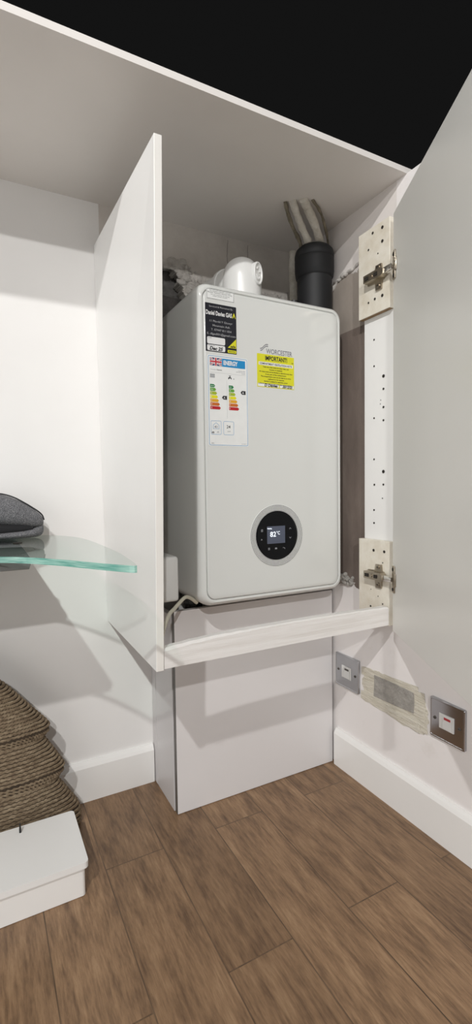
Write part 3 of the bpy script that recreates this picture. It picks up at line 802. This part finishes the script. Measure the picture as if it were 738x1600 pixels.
tp = empty('taped_patch', (XR, .85, -.567), 'crinkled masking tape round grey filler patch between two wall switches', 'patch')
bm = BM()
tp_out = [(.952, -.470), (.915, -.4665), (.879, -.4660), (.83, -.4645), (.788, -.4650), (.765, -.476), (.750, -.490), (.743, -.512), (.742, -.531), (.752, -.545), (.748, -.555), (.758, -.566), (.79, -.5625), (.817, -.5670), (.86, -.562), (.91, -.5605), (.952, -.5570), (.948, -.535), (.956, -.515), (.947, -.49)]
tpd = []
for (a, b), (c, d) in zip(tp_out, tp_out[1:]+tp_out[:1]):
    for k in range(5): tpd.append((a+(c-a)*k/5, b+(d-b)*k/5))
P = [Vector((XR-.0006, y+.006*noise.noise(Vector((y*130, z*130, 0))), z+.005*noise.noise(Vector((z*130, y*130, 4))))) for y, z in tpd]
loft(bm, [[p+Vector((.0004, 0, 0)) for p in P], [p-Vector((.0004, 0, 0)) for p in P]])
obj('tape', bm, m_tape, tp)
bm = BM()
for (y0, z0, y1, z1, hw) in ((.955, -.481, .770, -.470, .010), (.958, -.545, .765, -.556, .0105), (.762, -.470, .752, -.560, .009)):   # overlapping strips
    d = Vector((0, y1-y0, z1-z0)).normalized(); n = Vector((0, -d.z, d.y))*hw; N = 18; A, B = [], []
    for i in range(N+1):
        p = Vector((XR-.0016, y0+(y1-y0)*i/N, z0+(z1-z0)*i/N)); q = Vector((0, 0, .0013*noise.noise(p*140)))
        A.append(p+n+q); B.append(p-n+q)
    loft(bm, [[p+Vector((.0004, 0, 0)) for p in A+B[::-1]], [p-Vector((.0005+.0002*random.random(), 0, 0)) for p in A+B[::-1]]])
obj('tape_strip', bm, m_tape, tp)
bm = BM()
fp = [(.909, -.478), (.86, -.4765), (.80, -.4772), (.783, -.478), (.7815, -.50), (.783, -.526), (.83, -.529), (.88, -.5315), (.911, -.533), (.909, -.505)]
loft(bm, [[(XR-.0012, y, z) for y, z in fp], [(XR-.0026, y, z) for y, z in fp], [(XR-.0029, .846+(y-.846)*.97, -.504+(z+.504)*.95) for y, z in fp]])
obj('filler', bm, m_filler, tp); 

# ------------------------------------------------------------------ glass shelf, bracket, cap
sh = empty('glass_shelf', (.05, 1.05, -.132), 'green edged clear glass shelf with curved corner left of cabinet', 'shelf')
ctrl = [(-.50, .905), (-.30, .900), (-.12, .898), (-.03, .888), (.028, .866), (.072, .826), (.112, .772), (.150, .710), (.182, .662), (.1895, .656), (.1925, .664), (.1985, .72), (.2035, .79), (.2055, .87), (.205, .96), (.202, 1.06), (.192, 1.13), (.168, 1.19), (.132, YB-.001)]
P = [(p.x, min(p.y, YB-.001)) for p in catmull([(x, y, 0) for x, y in ctrl], 5)] + [(-.50, YB-.001)]
bm = BM(); prism(bm, P, -.1150, -.1050)
bmesh.ops.recalc_face_normals(bm, faces=bm.faces[:]); bm.normal_update()
for f in bm.faces:
    if f.normal.y < -.25 and abs(f.normal.z) < .5: f.material_index = 1       # ground front edge
obj('glass', bm, [m_glass, m_gedge], sh)
bm = BM(); hexa(bm, [(-.45, .884, -.1335), (.072, .884, -.1318), (.072, YB-.001, -.1318), (-.45, YB-.001, -.1335), (-.45, .884, -.1155), (.0770, .884, -.1155), (.0770, YB-.001, -.1155), (-.45, YB-.001, -.1155)], .001)
obj('bracket', bm, m_bracket, sh)
bm = BM(); lathe(bm, [(.009, -.1049), (.009, -.1035), (.007, -.1028)], (.067, 1.069, 0), 'z', 24); obj('fixing_cap', bm, m_holem, sh, 40)

cap = empty('flat_cap', (.02, 1.17, -.105), 'folded heather grey wool cap lying on glass shelf', 'cap')
def capsec(x):
    """height and depth of the crown at x"""
    t_ = (x+.110)/.238
    return t_
xs = [-.112, -.10, -.08, -.05, -.01, .02, .045, .068, .090, .106, .118, .126, .1295]
tops = [-.050, -.030, -.016, -.008, -.0042, -.0040, -.0062, -.0140, -.0270, -.0380, -.0470, -.0560, -.0660]
bots = [-.064, -.070, -.073, -.0735, -.0730, -.0735, -.0755, -.0785, -.0815, -.0830, -.0830, -.0810, -.0740]
deps = [.012, .026, .036, .041, .043, .043, .042, .040, .036, .031, .026, .019, .008]
bm = BM(); rings = []
for x, zt, zb, d in zip(xs, tops, bots, deps):
    ring = []
    for k in range(28):
        a = 2*math.pi*k/28; cz, cy = (zt+zb)/2, 1.183
        yy = math.copysign(abs(math.cos(a))**.75, math.cos(a)); zz = math.copysign(abs(math.sin(a))**.85, math.sin(a))
        p = Vector((x, cy+d*yy, cz+(zt-zb)/2*zz)); p += Vector((0, .0018, .0014))*noise.noise(p*38)
        ring.append(p)
    rings.append(ring)
loft(bm, rings); crown = obj('crown', bm, m_heather, cap, 60)
mod = crown.modifiers.new('smooth', 'SUBSURF'); mod.levels = 1; mod.render_levels = 2
bm = BM(); rings = []                       # rolled lower band, open at the front left
for x, zc, r, d in ((-.110, -.094, .004, .020), (-.09, -.0955, .0075, .036), (-.04, -.0965, .0078, .042), (.02, -.0965, .0080, .044), (.07, -.0955, .0085, .042), (.100, -.0940, .0100, .035), (.116, -.0910, .0125, .026), (.1255, -.0870, .0120, .016), (.1295, -.0840, .006, .006)):
    rings.append([Vector((x, 1.183+d*math.copysign(abs(math.cos(2*math.pi*k/24))**.5, math.cos(2*math.pi*k/24)), zc+r*math.sin(2*math.pi*k/24))) for k in range(24)])
loft(bm, rings); band = obj('rolled_band', bm, m_heather, cap, 60)
mod = band.modifiers.new('smooth', 'SUBSURF'); mod.levels = 1; mod.render_levels = 2
bm = BM(); rings = []
for x, h, d in ((-.105, .008, .018), (-.08, .012, .032), (-.02, .014, .037), (.04, .014, .037), (.08, .012, .033), (.105, .008, .026)):
    rings.append([(x, 1.183+d*math.copysign(abs(math.cos(2*math.pi*k/16))**.5, math.cos(2*math.pi*k/16)), -.082+h*math.sin(2*math.pi*k/16)) for k in range(16)])
loft(bm, rings); obj('lining', bm, m_lining, cap, 60)
bm = BM()
P = catmull([(x+.001, 1.183-d*.30, zt+.0006) for x, zt, d in list(zip(xs, tops, deps))[1:]], 5); tube(bm, P, .0016, 8)
obj('piping', bm, m_seam, cap, 60)

# ------------------------------------------------------------------ woven basket, low box, peg
bk_ = empty('woven_basket', (-.12, 1.165, FL), 'brown woven seagrass basket with flared tiers standing against white skirting', 'basket')
prof = [(.300, FL+.001), (.302, -.760), (.300, -.737), (.250, -.656), (.271, -.634), (.268, -.628), (.224, -.553), (.242, -.535), (.238, -.528), (.148, -.420), (.060, -.345), (.012, -.322), (.004, -.320)]
# walk the profile and lay a cord every 9 mm
walk = []
for (r0, z0), (r1, z1) in zip(prof, prof[1:]):
    n = max(1, round(math.hypot(r1-r0, z1-z0)/.0094))
    for k in range(n): walk.append((r0+(r1-r0)*k/n, z0+(z1-z0)*k/n, r1-r0, z1-z0))
walk.append((*prof[-1], -1, .2))
bm = BM(); NA = 560; rings = []; SUB = 8
def plan(r, a):
    c, s = math.cos(a), math.sin(a); e = .72
    return (-.12+r*math.copysign(abs(c)**e, c), 1.163+(.022+.082*r)*math.copysign(abs(s)**e, s))
for i, (r, z, dr, dz) in enumerate(walk[:-1]):
    r2_, z2_ = walk[i+1][0], walk[i+1][1]
    L_ = math.hypot(dr, dz); nr, nz = dz/L_, -dr/L_
    for k in range(SUB):
        t_ = k/SUB; bulge = .0058*math.sqrt(max(0, 1-(2*t_-1)**2))
        ring = []
        for j in range(NA):
            a = 2*math.pi*j/NA
            tw = .42*math.sin(a*104+i*2.1+t_*4.5)                      # twisted strands
            bb = bulge*(1+tw)
            rr = r+(r2_-r)*t_+nr*bb; zz = z+(z2_-z)*t_+nz*bb
            x, y = plan(max(rr, .002), a); q = Vector((x, y, zz))
            zz += .0016*noise.noise(q*22)+.0008*noise.noise(q*110)
            ring.append((x, min(y+.0006*noise.noise(q*150), 1.2205), max(zz, FL+.001)))
        rings.append(ring)
loft(bm, rings)
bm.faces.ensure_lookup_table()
for i, f in enumerate(bm.faces):            # grooves between the cords coloured dark in place of their shade
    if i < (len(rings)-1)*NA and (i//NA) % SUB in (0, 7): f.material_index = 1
obj('woven_body', bm, [m_weave, m_groove], bk_, 75)
sb = empty('low_box', (.05, .96, FL), 'low pale box with flat lid on floor in front of woven basket', 'box')
bm = BM(); prism(bm, rrect(-.18, .163, .93, 1.100, .008, 4), -.722, -.710)
obj('lid', bm, m_panel, sb)
bm = BM(); prism(bm, rrect(-.174, .157, .936, 1.094, .006, 4), FL+.001, -.7225)
obj('body', bm, m_skirt, sb)
bm = BM(); lathe(bm, [(.0022, -.710), (.0022, -.704), (.0014, -.694), (.0004, -.688)], (.053, 1.080, 0), 'z', 12)
tag(obj('peg', bm, m_peg, None, 40), 'tiny black pointed peg upright on pale low box', 'peg')
